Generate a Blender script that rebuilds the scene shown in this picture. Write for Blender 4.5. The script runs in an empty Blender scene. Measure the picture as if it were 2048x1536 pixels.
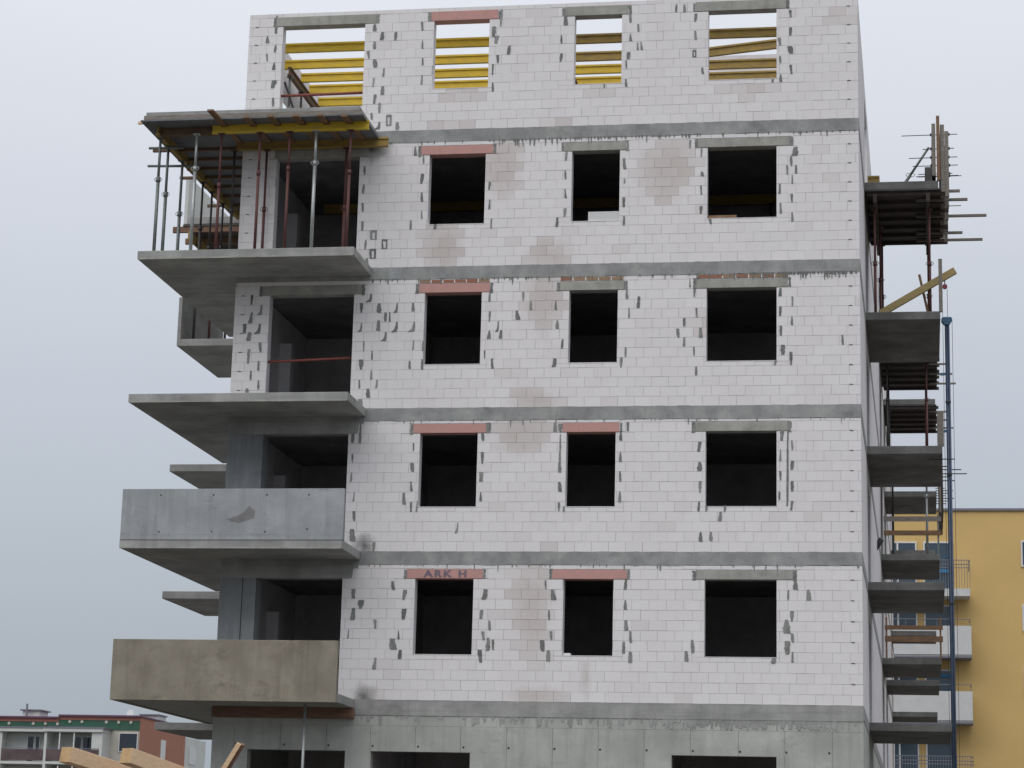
import bpy, bmesh, math, random
from mathutils import Vector, Matrix
random.seed(7)
RAD = math.radians

# ------------------------------------------------------------------ scene, camera, light
sc = bpy.context.scene
col = sc.collection
cam_d = bpy.data.cameras.new('camera'); cam = bpy.data.objects.new('camera', cam_d); col.objects.link(cam)
cam_d.sensor_width = 36.0; cam_d.lens = 79.675; cam_d.clip_start = 0.5; cam_d.clip_end = 3000
rx, up, fw = (0.987004, 0.158735, 0.025023), (0.010087, -0.216612, 0.976206), (-0.160378, 0.963267, 0.215398)
cam.matrix_world = Matrix(((rx[0], up[0], -fw[0], 13.1659), (rx[1], up[1], -fw[1], -43.9063), (rx[2], up[2], -fw[2], -3.4763), (0, 0, 0, 1)))
sc.camera = cam
sc.render.resolution_x, sc.render.resolution_y = 1024, 768
sc.render.engine = 'CYCLES'
sc.cycles.max_bounces = 8; sc.cycles.diffuse_bounces = 6
vs = sc.view_settings
vs.view_transform = 'Standard'; vs.look = 'None'; vs.exposure = 0.0; vs.gamma = 1.0; vs.use_curve_mapping = False

SUN_EL, SUN_AZ = 52.0, 205.0        # azimuth clockwise from +Y: high behind the camera, a little to its left
w = bpy.data.worlds.new('World'); sc.world = w; w.use_nodes = True
nt = w.node_tree; nt.nodes.clear()
N = lambda t, **k: nt.nodes.new(t)
out = N('ShaderNodeOutputWorld'); bg = N('ShaderNodeBackground'); bg.inputs['Strength'].default_value = 0.1
sky = N('ShaderNodeTexSky'); sky.sky_type = 'NISHITA'; sky.sun_disc = False
sky.sun_elevation = RAD(SUN_EL); sky.sun_rotation = RAD(SUN_AZ); sky.dust_density = 4.0
tc = N('ShaderNodeTexCoord'); sep = N('ShaderNodeSeparateXYZ'); nt.links.new(tc.outputs['Generated'], sep.inputs[0])
ramp = N('ShaderNodeValToRGB'); cr = ramp.color_ramp
# overcast sky: darker and bluer towards the horizon, brightest at the zenith (colours x 1/10 of the background unit)
stops = [(0.0, (0.345, 0.39, 0.435)), (0.055, (0.355, 0.40, 0.445)), (0.20, (0.505, 0.545, 0.61)), (0.36, (0.70, 0.725, 0.785)), (0.65, (0.90, 0.91, 0.95)), (1.0, (1.0, 1.0, 1.02))]
while len(cr.elements) < len(stops): cr.elements.new(0.5)
for e, (p, c) in zip(cr.elements, stops): e.position = p; e.color = (*c, 1)
nt.links.new(sep.outputs['Z'], ramp.inputs[0])
cn = N('ShaderNodeTexNoise'); cn.inputs['Scale'].default_value = 2.2; cn.inputs['Detail'].default_value = 3
nt.links.new(tc.outputs['Generated'], cn.inputs['Vector'])
mr = N('ShaderNodeMapRange'); mr.inputs['From Min'].default_value = 0.3; mr.inputs['From Max'].default_value = 0.7
mr.inputs['To Min'].default_value = 10.6; mr.inputs['To Max'].default_value = 11.6
nt.links.new(cn.outputs[0], mr.inputs[0])
sc_ = N('ShaderNodeVectorMath'); sc_.operation = 'SCALE'; nt.links.new(ramp.outputs[0], sc_.inputs[0]); nt.links.new(mr.outputs[0], sc_.inputs['Scale'])
mx = N('ShaderNodeMix'); mx.data_type = 'RGBA'; mx.inputs[0].default_value = 0.94
nt.links.new(sky.outputs[0], mx.inputs[6]); nt.links.new(sc_.outputs[0], mx.inputs[7])
nt.links.new(mx.outputs[2], bg.inputs['Color']); nt.links.new(bg.outputs[0], out.inputs[0])

sd = bpy.data.lights.new('sun', 'SUN'); sd.energy = 1.1; sd.angle = RAD(60); sd.color = (1.0, 0.97, 0.94)
sun = bpy.data.objects.new('sun', sd); col.objects.link(sun)
az, el = RAD(SUN_AZ), RAD(SUN_EL)
to_sun = Vector((math.sin(az) * math.cos(el), math.cos(az) * math.cos(el), math.sin(el)))
sun.rotation_euler = to_sun.to_track_quat('Z', 'Y').to_euler()

# ------------------------------------------------------------------ materials
def new_mat(name):
    m = bpy.data.materials.new(name); m.use_nodes = True
    n = m.node_tree.nodes; b = n['Principled BSDF']; return m, m.node_tree, b
def noise(t, vec, scale, detail=4.0, rough=0.55):
    n = t.nodes.new('ShaderNodeTexNoise'); n.inputs['Scale'].default_value = scale
    n.inputs['Detail'].default_value = detail; n.inputs['Roughness'].default_value = rough
    t.links.new(vec, n.inputs['Vector']); return n.outputs[0]
def mixc(t, fac, a, b, mode='MIX'):
    m = t.nodes.new('ShaderNodeMix'); m.data_type = 'RGBA'; m.blend_type = mode
    for s, v in ((0, fac), (6, a), (7, b)):
        if hasattr(v, 'is_linked'): t.links.new(v, m.inputs[s])
        else: m.inputs[s].default_value = (*v, 1) if isinstance(v, tuple) else v
    return m.outputs[2]
def rng(t, v, a, b, c=0.0, d=1.0):
    m = t.nodes.new('ShaderNodeMapRange'); t.links.new(v, m.inputs[0])
    for i, x in zip((1, 2, 3, 4), (a, b, c, d)): m.inputs[i].default_value = x
    return m.outputs[0]
def pos(t, scale=None):
    g = t.nodes.new('ShaderNodeNewGeometry').outputs['Position']
    if scale:
        m = t.nodes.new('ShaderNodeVectorMath'); m.operation = 'MULTIPLY'; m.inputs[1].default_value = scale
        t.links.new(g, m.inputs[0]); return m.outputs[0]
    return g
def bump(t, b, h, strength, dist=0.01):
    n = t.nodes.new('ShaderNodeBump'); n.inputs['Strength'].default_value = strength; n.inputs['Distance'].default_value = dist
    t.links.new(h, n.inputs['Height']); t.links.new(n.outputs[0], b.inputs['Normal'])
MATS = {}
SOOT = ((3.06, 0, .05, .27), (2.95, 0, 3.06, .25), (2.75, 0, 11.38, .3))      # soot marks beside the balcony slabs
DAMP = (((6.38, 1.9, .42, .85), (6.55, .12, .6, .2), (7.45, .5, .12, .5)), ((5.55, 10.95, .45, .75), (8.9, 10.75, .65, .75), (6.45, 8.05, .45, .75), (6.3, 6.0, .6, .3), (6.1, 5.3, .6, .45), (4.35, 9.25, .55, .5), (6.6, 9.05, .55, .35)))
def damp(t, c, source):                # brownish damp patches where water ran down the wall
    nz = noise(t, pos(t), 3, 5, 0.65)
    for (x, z, a_, b_) in DAMP[1 if source == 'attr' else 0]:
        m = t.nodes.new('ShaderNodeVectorMath'); m.operation = 'MULTIPLY_ADD'; t.links.new(pos(t), m.inputs[0]); m.inputs[1].default_value = (1 / a_, 0, 1 / b_); m.inputs[2].default_value = (-x / a_, 0, -z / b_)
        l = t.nodes.new('ShaderNodeVectorMath'); l.operation = 'LENGTH'; t.links.new(m.outputs[0], l.inputs[0])
        q = t.nodes.new('ShaderNodeMath'); q.operation = 'MULTIPLY_ADD'; t.links.new(nz, q.inputs[0]); q.inputs[1].default_value = -1.1; t.links.new(l.outputs['Value'], q.inputs[2])
        c = mixc(t, rng(t, q.outputs[0], -.35, .55, 0.38, 0.0), c, (0.46, 0.395, 0.36))
    return c
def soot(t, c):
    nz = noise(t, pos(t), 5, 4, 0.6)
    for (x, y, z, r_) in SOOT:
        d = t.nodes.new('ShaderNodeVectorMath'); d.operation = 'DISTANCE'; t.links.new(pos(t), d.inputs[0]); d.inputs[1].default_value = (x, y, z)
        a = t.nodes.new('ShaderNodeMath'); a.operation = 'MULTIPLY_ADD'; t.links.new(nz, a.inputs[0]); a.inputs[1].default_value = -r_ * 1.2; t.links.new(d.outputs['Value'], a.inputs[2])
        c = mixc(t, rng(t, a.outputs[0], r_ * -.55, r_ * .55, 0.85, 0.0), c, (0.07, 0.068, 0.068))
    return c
def concrete(name, light, dark, stain=None, scale=1.1, streak=0.5, rough=0.9, stain_amt=0.5, lines=0.05):
    m, t, b = new_mat(name); p = pos(t)
    c = mixc(t, rng(t, noise(t, p, scale, 6, 0.6), 0.35, 0.68), dark, light)
    st = noise(t, pos(t, (7.0, 7.0, 0.55)), 1.0, 4, 0.6)
    c = mixc(t, rng(t, st, 0.5, 0.75, 0, streak), c, stain or tuple(x * 0.6 for x in dark))
    bl = noise(t, pos(t, (0.9, 0.9, 1.6)), 1.7, 5, 0.65)
    c = mixc(t, rng(t, bl, 0.56, 0.72, 0, stain_amt), c, stain or tuple(x * 0.55 for x in dark))
    sp = noise(t, pos(t, (1.0, 1.0, 0.7)), 15, 5, 0.75)
    c = mixc(t, rng(t, sp, 0.62, 0.70, 0, 0.5), c, tuple(x * 0.5 for x in dark))
    pt = noise(t, pos(t, (1.3, 1.3, 0.8)), 0.9, 2, 0.4)
    c = mixc(t, rng(t, pt, 0.54, 0.60, 0, 0.22), c, tuple(x * 0.75 for x in dark))
    ln = noise(t, pos(t, (0.35, 6.0, 9.0)), 1.0, 3, 0.6)
    c = mixc(t, rng(t, ln, 0.5, 0.72, 0, lines), c, tuple(x * 0.6 for x in dark))
    f = noise(t, p, 38, 3, 0.7)
    c = mixc(t, rng(t, f, 0.25, 0.75, 0, 0.22), c, tuple(x * 0.45 for x in dark))
    t.links.new(c, b.inputs['Base Color']); b.inputs['Roughness'].default_value = rough
    bump(t, b, f, 0.35, 0.01); MATS[name] = m; return m
def plain(name, colr, rough=0.7, var=0.25, scale=6.0, metal=0.0, dark=None, stretch=None, fine=0.15):
    m, t, b = new_mat(name); p = pos(t, stretch) if stretch else pos(t)
    c = mixc(t, rng(t, noise(t, p, scale, 5, 0.6), 0.35, 0.7, 0, 1), colr, dark or tuple(x * (1 - var) for x in colr))
    f = noise(t, pos(t), 60, 2, 0.6)
    c = mixc(t, rng(t, f, 0.4, 0.8, 0, fine), c, tuple(x * 0.3 for x in colr))
    t.links.new(c, b.inputs['Base Color']); b.inputs['Roughness'].default_value = rough; b.inputs['Metallic'].default_value = metal
    MATS[name] = m; return m
def block_mat(name, source):
    m, t, b = new_mat(name); p = pos(t)
    if source == 'attr':
        a = t.nodes.new('ShaderNodeAttribute'); a.attribute_name = 'tone'; tone = a.outputs['Color']
    else:
        tone = t.nodes.new('ShaderNodeObjectInfo').outputs['Color']
    c = mixc(t, rng(t, noise(t, p, 1.4, 5, 0.6), 0.42, 0.72, 0, 0.22), tone, (0.64, 0.60, 0.58))
    c = mixc(t, rng(t, noise(t, p, 26, 4, 0.7), 0.45, 0.8, 0, 0.2), c, (0.55, 0.52, 0.51))
    c = mixc(t, rng(t, noise(t, pos(t, (9, 9, 0.8)), 1.3, 4, 0.6), 0.6, 0.8, 0, 0.35), c, (0.55, 0.51, 0.48))
    c = damp(t, soot(t, c), source)
    t.links.new(c, b.inputs['Base Color']); b.inputs['Roughness'].default_value = 0.92
    bump(t, b, noise(t, p, 90, 3, 0.7), 0.25, 0.004); MATS[name] = m
block_mat('block_attr', 'attr'); block_mat('block_obj', 'obj')
plain('block_plain', (0.78, 0.765, 0.78), 0.92, 0.16, 2.0)
plain('inner_plaster', (0.62, 0.60, 0.61), 0.95, 0.3, 1.5)
plain('joint', (0.40, 0.385, 0.38), 0.95, 0.45, 5, dark=(0.60, 0.58, 0.58))
def mortar_mat():
    m, t, b = new_mat('mortar'); rn = t.nodes.new('ShaderNodeObjectInfo').outputs['Random']
    c = mixc(t, rn, (0.13, 0.14, 0.135), (0.27, 0.28, 0.265))
    c = mixc(t, rng(t, noise(t, pos(t), 22, 4, 0.7), 0.45, 0.72, 0, 0.6), c, (0.36, 0.36, 0.35))
    c = mixc(t, rng(t, noise(t, pos(t), 9, 3, 0.6), 0.5, 0.7, 0, 0.7), c, (0.11, 0.115, 0.11))
    t.links.new(c, b.inputs['Base Color']); b.inputs['Roughness'].default_value = 0.95; MATS['mortar'] = m
mortar_mat()
plain('tie_grey', (0.12, 0.12, 0.125), 0.8, 0.2)
plain('tie_black', (0.05, 0.05, 0.055), 0.8, 0.2)
concrete('conc_band', (0.42, 0.43, 0.42), (0.245, 0.255, 0.255), (0.13, 0.135, 0.135), 2.2, 0.25)
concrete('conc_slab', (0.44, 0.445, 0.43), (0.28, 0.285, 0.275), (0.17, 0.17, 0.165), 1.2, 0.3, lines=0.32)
concrete('conc_flank_shaded', (0.25, 0.25, 0.24), (0.13, 0.13, 0.125), (0.07, 0.07, 0.07), 1.4, 0.3, lines=0.3)  # slab concrete darkened all over: the shade of the undersides is in the colour
concrete('conc_wall', (0.52, 0.535, 0.50), (0.37, 0.385, 0.36), (0.21, 0.21, 0.20), 1.0, 0.3)
concrete('conc_col', (0.33, 0.35, 0.36), (0.22, 0.235, 0.245), (0.13, 0.135, 0.14), 0.9, 0.45)
concrete('conc_par_grey', (0.42, 0.445, 0.46), (0.31, 0.33, 0.345), (0.19, 0.195, 0.195), 1.5, 0.4, stain_amt=0.6)
concrete('conc_par_tan', (0.335, 0.305, 0.245), (0.235, 0.21, 0.165), (0.15, 0.13, 0.095), 1.7, 0.5, stain_amt=0.75)
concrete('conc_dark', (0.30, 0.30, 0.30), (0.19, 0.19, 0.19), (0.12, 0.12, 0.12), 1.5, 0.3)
concrete('conc_lintel', (0.45, 0.445, 0.41), (0.32, 0.32, 0.295), (0.17, 0.17, 0.16), 3.0, 0.4)
plain('lintel_pink', (0.575, 0.315, 0.285), 0.9, 0.3, 5, dark=(0.50, 0.30, 0.27), fine=0.25)
plain('brick_red', (0.34, 0.13, 0.075), 0.9, 0.5, 9, dark=(0.25, 0.17, 0.13))
plain('brick_tan', (0.36, 0.22, 0.12), 0.9, 0.4, 9, dark=(0.24, 0.20, 0.16))
plain('paint_blue', (0.13, 0.125, 0.17), 0.8, 0.4, 30, dark=(0.24, 0.17, 0.19))
plain('beam_yellow', (0.74, 0.52, 0.025), 0.6, 0.3, 4, dark=(0.56, 0.40, 0.06), stretch=(1.2, 3, 3), fine=0.3)
plain('beam_ochre', (0.42, 0.29, 0.07), 0.75, 0.4, 4, dark=(0.27, 0.19, 0.08), stretch=(1.2, 3, 3), fine=0.4)
plain('beam_brown', (0.17, 0.105, 0.06), 0.8, 0.4, 4, stretch=(1.2, 3, 3))
plain('wood_brown', (0.26, 0.155, 0.085), 0.8, 0.4, 5, stretch=(1, 3, 3))
plain('wood_red', (0.235, 0.135, 0.09), 0.8, 0.4, 3, stretch=(1, 3, 6))
plain('timber_yellow', (0.44, 0.34, 0.15), 0.7, 0.3, 5, stretch=(1, 2, 8))
plain('wood_dark', (0.065, 0.05, 0.042), 0.8, 0.4, 5)
plain('ply_grey', (0.17, 0.18, 0.19), 0.7, 0.4, 3)
plain('wood_fresh', (0.80, 0.60, 0.40), 0.7, 0.3, 5, dark=(0.70, 0.47, 0.28), stretch=(1, 2, 8))
plain('wood_end', (0.60, 0.40, 0.21), 0.8, 0.3, 9)
plain('wood_grey', (0.27, 0.245, 0.215), 0.85, 0.4, 6, stretch=(1, 3, 6))
plain('ply_dark', (0.085, 0.08, 0.075), 0.7, 0.4, 3)
plain('steel_galv', (0.46, 0.49, 0.49), 0.45, 0.25, 20, 0.55)
plain('steel_grey', (0.22, 0.245, 0.235), 0.55, 0.3, 20, 0.35)
plain('steel_dark', (0.065, 0.062, 0.062), 0.6, 0.3, 20, 0.3)
plain('steel_red', (0.14, 0.048, 0.045), 0.65, 0.4, 14, dark=(0.075, 0.035, 0.032))
plain('tube_red', (0.26, 0.07, 0.055), 0.65, 0.4, 14)
plain('steel_blue', (0.05, 0.15, 0.26), 0.45, 0.3, 10)
plain('mast_blue', (0.085, 0.12, 0.19), 0.45, 0.3, 10, 0.2)
plain('pulley_red', (0.30, 0.06, 0.10), 0.5, 0.2)
plain('soil', (0.125, 0.115, 0.10), 0.95, 0.4, 0.6)
plain('ochre_render', (0.67, 0.465, 0.185), 0.9, 0.08, 0.5)
plain('white_panel', (0.62, 0.63, 0.63), 0.6, 0.12, 2)
plain('white_frame', (0.70, 0.71, 0.72), 0.5, 0.1, 2)
plain('cream_render', (0.56, 0.54, 0.47), 0.9, 0.15, 1)
plain('white_render', (0.62, 0.64, 0.62), 0.9, 0.12, 1)
plain('green_render', (0.05, 0.135, 0.095), 0.85, 0.2, 1)
plain('eaves_pink', (0.44, 0.19, 0.15), 0.9, 0.12, 1)
plain('terracotta', (0.40, 0.185, 0.13), 0.9, 0.12, 1)
plain('roof_trim', (0.13, 0.06, 0.11), 0.6, 0.2)
plain('grey_trim', (0.20, 0.20, 0.24), 0.6, 0.2)
plain('balcony_brown', (0.125, 0.085, 0.09), 0.6, 0.5, 1.3)
plain('red_paint', (0.38, 0.03, 0.03), 0.6, 0.2)
plain('awning_blue', (0.03, 0.20, 0.42), 0.7, 0.2)
def glass(name, c):
    m, t, b = new_mat(name); b.inputs['Base Color'].default_value = (*c, 1); b.inputs['Roughness'].default_value = 0.08
    b.inputs['Specular IOR Level'].default_value = 0.7; MATS[name] = m
glass('glass_dark', (0.02, 0.03, 0.045)); glass('glass_blue', (0.035, 0.065, 0.095))
def M(n): return MATS[n]

# ------------------------------------------------------------------ mesh helpers
class MB:
    def __init__(s): s.v = []; s.f = []; s.m = []; s.t = []
    def add(s, vs_, fs, mi=0, tone=None):
        o = len(s.v); s.v += [tuple(p) for p in vs_]
        for f in fs: s.f.append(tuple(i + o for i in f)); s.m.append(mi); s.t.append(tone)
        return s
    def box(s, x0, x1, y0, y1, z0, z1, mi=0, tone=None, fn=None, front=None):
        p = [(x0, y0, z0), (x1, y0, z0), (x1, y1, z0), (x0, y1, z0), (x0, y0, z1), (x1, y0, z1), (x1, y1, z1), (x0, y1, z1)]
        if fn: p = [fn(q) for q in p]
        fs = [(0, 3, 2, 1), (4, 5, 6, 7), (0, 1, 5, 4), (1, 2, 6, 5), (2, 3, 7, 6), (3, 0, 4, 7)]
        o = len(s.v); s.v += p
        for i, f in enumerate(fs):
            s.f.append(tuple(k + o for k in f)); s.m.append(front if (front is not None and i == 2) else mi); s.t.append(tone)
        return s
    def bar(s, a, b, wd, ht, mi=0, upv=(0, 0, 1)):
        a, b = Vector(a), Vector(b); d = (b - a).normalized(); u = Vector(upv); r = d.cross(u).normalized(); u = r.cross(d).normalized()
        p = [q + r * sx * wd / 2 + u * sz * ht / 2 for q in (a, b) for sx, sz in ((-1, -1), (1, -1), (1, 1), (-1, 1))]
        return s.add(p, [(3, 2, 1, 0), (4, 5, 6, 7), (0, 1, 5, 4), (1, 2, 6, 5), (2, 3, 7, 6), (3, 0, 4, 7)], mi)
    def tube(s, a, b, r0, r1=None, n=10, mi=0):
        a, b = Vector(a), Vector(b); r1 = r0 if r1 is None else r1; d = (b - a).normalized()
        x = d.orthogonal().normalized(); y = d.cross(x)
        p = [q + (x * math.cos(2 * math.pi * i / n) + y * math.sin(2 * math.pi * i / n)) * r for q, r in ((a, r0), (b, r1)) for i in range(n)]
        return s.add(p, [(i, (i + 1) % n, n + (i + 1) % n, n + i) for i in range(n)] + [tuple(range(n - 1, -1, -1)), tuple(range(n, 2 * n))], mi)
    def poly(s, pts, y0, y1, mi=0):       # polygon in x,z extruded along y
        n = len(pts); p = [(x, y0, z) for x, z in pts] + [(x, y1, z) for x, z in pts]
        return s.add(p, [tuple(range(n)), tuple(range(2 * n - 1, n - 1, -1))] + [(i, n + i, n + (i + 1) % n, (i + 1) % n) for i in range(n)], mi)
    def mesh(s, name, mats):
        me = bpy.data.meshes.new(name); me.from_pydata(s.v, [], s.f)
        for m in (mats if isinstance(mats, (list, tuple)) else [mats]): me.materials.append(M(m))
        me.polygons.foreach_set('material_index', s.m)
        if any(t is not None for t in s.t):
            a = me.color_attributes.new('tone', 'FLOAT_COLOR', 'CORNER'); flat = []
            for pl, t in zip(me.polygons, s.t):
                flat += list((*(t or (0.7, 0.7, 0.7)), 1.0)) * pl.loop_total
            a.data.foreach_set('color', flat)
        me.update(); return me
    def build(s, name, mats, parent=None, bevel=0.0, smooth=False):
        me = s.mesh(name, mats)
        bm = bmesh.new(); bm.from_mesh(me); bmesh.ops.recalc_face_normals(bm, faces=bm.faces[:]); bm.to_mesh(me); bm.free()
        o = bpy.data.objects.new(name, me); col.objects.link(o); o.parent = parent
        if bevel:
            bv = o.modifiers.new('bevel', 'BEVEL'); bv.width = bevel; bv.segments = 1; bv.limit_method = 'ANGLE'
        if smooth:
            for pl in me.polygons: pl.use_smooth = len(pl.vertices) == 4
        return o
def tag(o, label=None, cat=None, group=None, kind=None):
    for k, v in (('label', label), ('category', cat), ('group', group), ('kind', kind)):
        if v: o[k] = v
    return o
def empty(name, loc, label, cat, group=None):
    o = bpy.data.objects.new(name, None); o.location = (0, 0, 0); o.empty_display_size = 0.2; col.objects.link(o)
    tag(o, label, cat, group); return o
def bx(name, mat, parent, *a, bevel=0.0, fn=None): return MB().box(*a, fn=fn).build(name, mat, parent, bevel)
def cut(r, holes):                     # rectangle (x0,x1,z0,z1) minus the holes
    out_ = [r]
    for h in holes:
        nxt = []
        for (a, b, c, d) in out_:
            if h[0] >= b or h[1] <= a or h[2] >= d or h[3] <= c: nxt.append((a, b, c, d)); continue
            if h[2] > c: nxt.append((a, b, c, h[2]))
            if h[3] < d: nxt.append((a, b, h[3], d))
            lo, hi = max(c, h[2]), min(d, h[3])
            if h[0] > a: nxt.append((a, h[0], lo, hi))
            if h[1] < b: nxt.append((h[1], b, lo, hi))
        out_ = nxt
    return out_

# ------------------------------------------------------------------ ground
GZ = -5.1
g = MB(); g.add([(-900, -300, GZ), (900, -300, GZ), (900, 1500, GZ), (-900, 1500, GZ)], [(0, 1, 2, 3)])
tag(g.build('ground', 'soil'), kind='structure')

# ------------------------------------------------------------------ the block of flats under construction
B = [0.0, 2.9425, 5.8633, 8.8167, 11.76]          # top of each floor band
XR, TOP = 12.79, 14.45
WIN = ((4.008, 5.185), (6.984, 7.968), (9.756, 11.146)); DOOR = (0.745, 2.525)
house = empty('apartment_building', (0, 0, 0), 'unfinished white block apartment building with grey concrete floor bands and empty window openings', 'building')
COURSE, LEN = 0.2, 0.337
LINT = [(5, .59, 2.76, 'g'), (5, 3.94, 5.36, 'p'), (5, 6.79, 8.1, 'g'), (5, 9.5, 11.34, 'g'), (4, 3.83, 5.34, 'p'), (4, 6.82, 8.09, 'g'), (4, 9.56, 11.4, 'g'),
        (3, 3.88, 5.35, 'p'), (3, 6.79, 8.09, 'g'), (3, 9.55, 11.37, 'g'), (3, .58, 2.68, 'g'), (2, 3.86, 5.35, 'p'), (2, 6.9, 8.04, 'p'), (2, 9.55, 11.36, 'g'),
        (1, 3.84, 5.37, 'p'), (1, 6.76, 8.23, 'p'), (1, 9.59, 11.46, 'g'), (4, .7, 2.72, 'g')]
STAIN = [(5.59, 10.96, .3, .61), (4.29, 9.28, .4, .4), (6.52, 9.02, .4, .25), (8.89, 10.76, .51, .61), (6.44, 8.08, .35, .61), (6.38, 5.96, .45, .14), (6.23, 6.11, .2, .15),
         (6.14, 5.34, .45, .35), (6.65, 3.06, .2, .1), (6.38, 1.99, .35, .71), (6.35, 1.1, .3, .4), (6.62, .08, .45, .12), (4.61, 12.45, .45, .12), (7.43, 12.47, .3, .09),
         (10.61, 12.42, .51, .12), (12.53, 13.97, .4, .2), (9.63, 7.61, .2, .2), (6.72, 11.79, .3, .12), (4.41, 11.86, .4, .1)]
def tone_at(x, z):
    k = random.uniform(0.95, 1.0); c = (0.782 * k, 0.766 * k, 0.775 * k)
    s = 0.0
    for (cx, cz, rx_, rz_) in STAIN:
        q = ((x - cx) / (rx_ + .08)) ** 2 + ((z - cz) / (rz_ + .05)) ** 2
        if q < 1: s = max(s, random.uniform(0.35, 1.0))
    if random.random() < 0.05: s = max(s, random.uniform(0.1, 0.4))
    d = (0.50, 0.435, 0.41)
    return tuple(a + (b - a) * s * 0.55 for a, b in zip(c, d))
stuff = MB(); walls = {}; blocks1 = []
for S in range(1, 6):
    b0 = B[S - 1]; head = b0 + 2.41; sill = b0 + 0.89; top = TOP if S == 5 else B[S] - 0.265
    xl = 0.0 if S >= 3 else DOOR[1]
    holes = [(a, c, sill, head) for a, c in WIN]
    if S >= 3: holes.append((DOOR[0], DOOR[1], b0 - .01, head))
    wall = MB()
    for (a, b_, c, d) in cut((xl, XR, b0, top), holes): wall.box(a, b_, 0.010, 0.24, c, d, 0, None, None, 1)
    walls[S] = wall.build('wall', ['block_plain', 'joint'], house)
    # blocks of this storey
    lh = [(a, b_, b0 + 2.395, b0 + 2.605) for (s, a, b_, k) in LINT if s == S]
    z = b0; i = 0
    while z < top - 0.03:
        h = min(COURSE, top - z)
        if S < 5 and z > b0 + 2.58: h = top - z
        off = random.choice((0, 0.5)) * LEN if i % 2 else LEN * 0.25 + random.uniform(-.03, .03)
        if i % 2: off = LEN * 0.75 + random.uniform(-.03, .03)
        x = xl - off
        thin = h < 0.12 and S < 5
        while x < XR - 0.01:
            ln = LEN * (0.75 if thin else 1.0); x1 = x + ln; a, b_ = max(x, xl), min(x1, XR)
            if XR - x1 < 0.06: b_ = XR; x1 = XR
            if b_ - a > 0.03:
                for (p, q, r, s_) in cut((a, b_, z, z + h), holes + lh):
                    if q - p < 0.02 or s_ - r < 0.02: continue
                    j = random.uniform(-.0025, .0025)
                    rec = (p + random.uniform(.001, .004), q - random.uniform(.001, .004), r + random.uniform(.001, .0035), s_ - random.uniform(.001, .0035), j, tone_at((p + q) / 2, (r + s_) / 2))
                    if S == 1: blocks1.append(rec)
                    else: stuff.box(rec[0], rec[1], j, .02, rec[2], rec[3], 0, rec[5])
            x = x1
        z += h; i += 1
# the lowest storey shows its blocks largest: one object each, the rest in one part
unit = MB().box(-.5, .5, -.5, .5, -.5, .5).mesh('block', 'block_obj')
blocks1.sort(key=lambda r: -(r[1] - r[0]) * (r[3] - r[2]))
for k, (a, b_, c, d, j, t) in enumerate(blocks1):
    if k < 300:
        o = bpy.data.objects.new('block', unit); col.objects.link(o); o.parent = walls[1]
        o.location = ((a + b_) / 2, (j + .02) / 2, (c + d) / 2); o.scale = (b_ - a, .02 - j, d - c); o.color = (*t, 1)
    else: stuff.box(a, b_, j, .02, c, d, 0, t)
tag(stuff.build('blocks', 'block_attr', house), kind='stuff')

# window sills: cut blocks and a pale strip
for S in range(1, 6):
    for (a, c) in WIN: bx('window_sill', 'block_plain', house, a + .004, c - .004, -.004, .23, B[S - 1] + .892, B[S - 1] + .905)

# lintels with mortar at their ends, brick courses above some of them
def rough_patch(x, z, w_, h, y=-.005, mat='mortar', parent=house, n=9):
    m = MB(); L, R_ = [], []
    for i in range(n):
        t = i / (n - 1); L.append((x - w_ / 2 * random.uniform(.55, 1.05), z - h / 2 + t * h)); R_.append((x + w_ / 2 * random.uniform(.55, 1.05), z - h / 2 + t * h))
    m.poly(L + R_[::-1], y, .012); return m.build('mortar_patch', mat, parent)
for (S, a, b_, k) in LINT:
    z0 = B[S - 1] + 2.405; z1 = z0 + (.185 if S < 5 else .205)
    lt = bx('lintel', 'lintel_pink' if k == 'p' else 'conc_lintel', house, a, b_, -.008, .2405, z0, z1, bevel=.004)
    if k == 'p': tag(lt, 'pink clay lintel')
    if S == 1 and k == 'p' and a < 5:
        cu = bpy.data.curves.new('lettering', 'FONT'); cu.body = 'ARK H'; cu.size = .185; cu.extrude = .001; cu.space_character = 1.3; cu.offset = .008
        tmp = bpy.data.objects.new('tmp', cu); col.objects.link(tmp); dg = bpy.context.evaluated_depsgraph_get()
        me = bpy.data.meshes.new_from_object(tmp.evaluated_get(dg)); bpy.data.objects.remove(tmp)
        xs = [v.co.x for v in me.vertices]; wd = max(xs) - min(xs)
        me.transform(Matrix.Rotation(math.pi / 2, 4, 'X') @ Matrix.Diagonal((.87 / wd, 1.0, 1, 1))); me.transform(Matrix.Translation((4.19, -.0105, z0 + .03)))
        me.materials.clear(); me.materials.append(M('paint_blue')); t_ = bpy.data.objects.new('lettering', me); col.objects.link(t_); t_.parent = lt
        tag(t_, 'faded blue painted letters')
    for e in (a - .035, b_ + .035):
        if a < 1 and S == 4: continue
        rough_patch(e, z0 + .09 + random.uniform(-.02, .01), random.uniform(.05, .11), random.uniform(.17, .24))
    if S in (1, 2, 3, 4) and not (S == 2 and k == 'g') and a > 1:
        n = int((b_ - a) / .235); st = (b_ - a) / n; zt = B[S] - .268
        for i in range(n):
            mat = random.choice(('brick_red', 'brick_red', 'brick_tan')) if S == 3 else 'block_plain'
            bx('brick', mat, house, a + i * st + .012, a + (i + 1) * st - .012, -.004 - random.uniform(0, .003), .1, z1 + (.022 if S == 3 else .008), zt - random.uniform(.0, .012))

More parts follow.
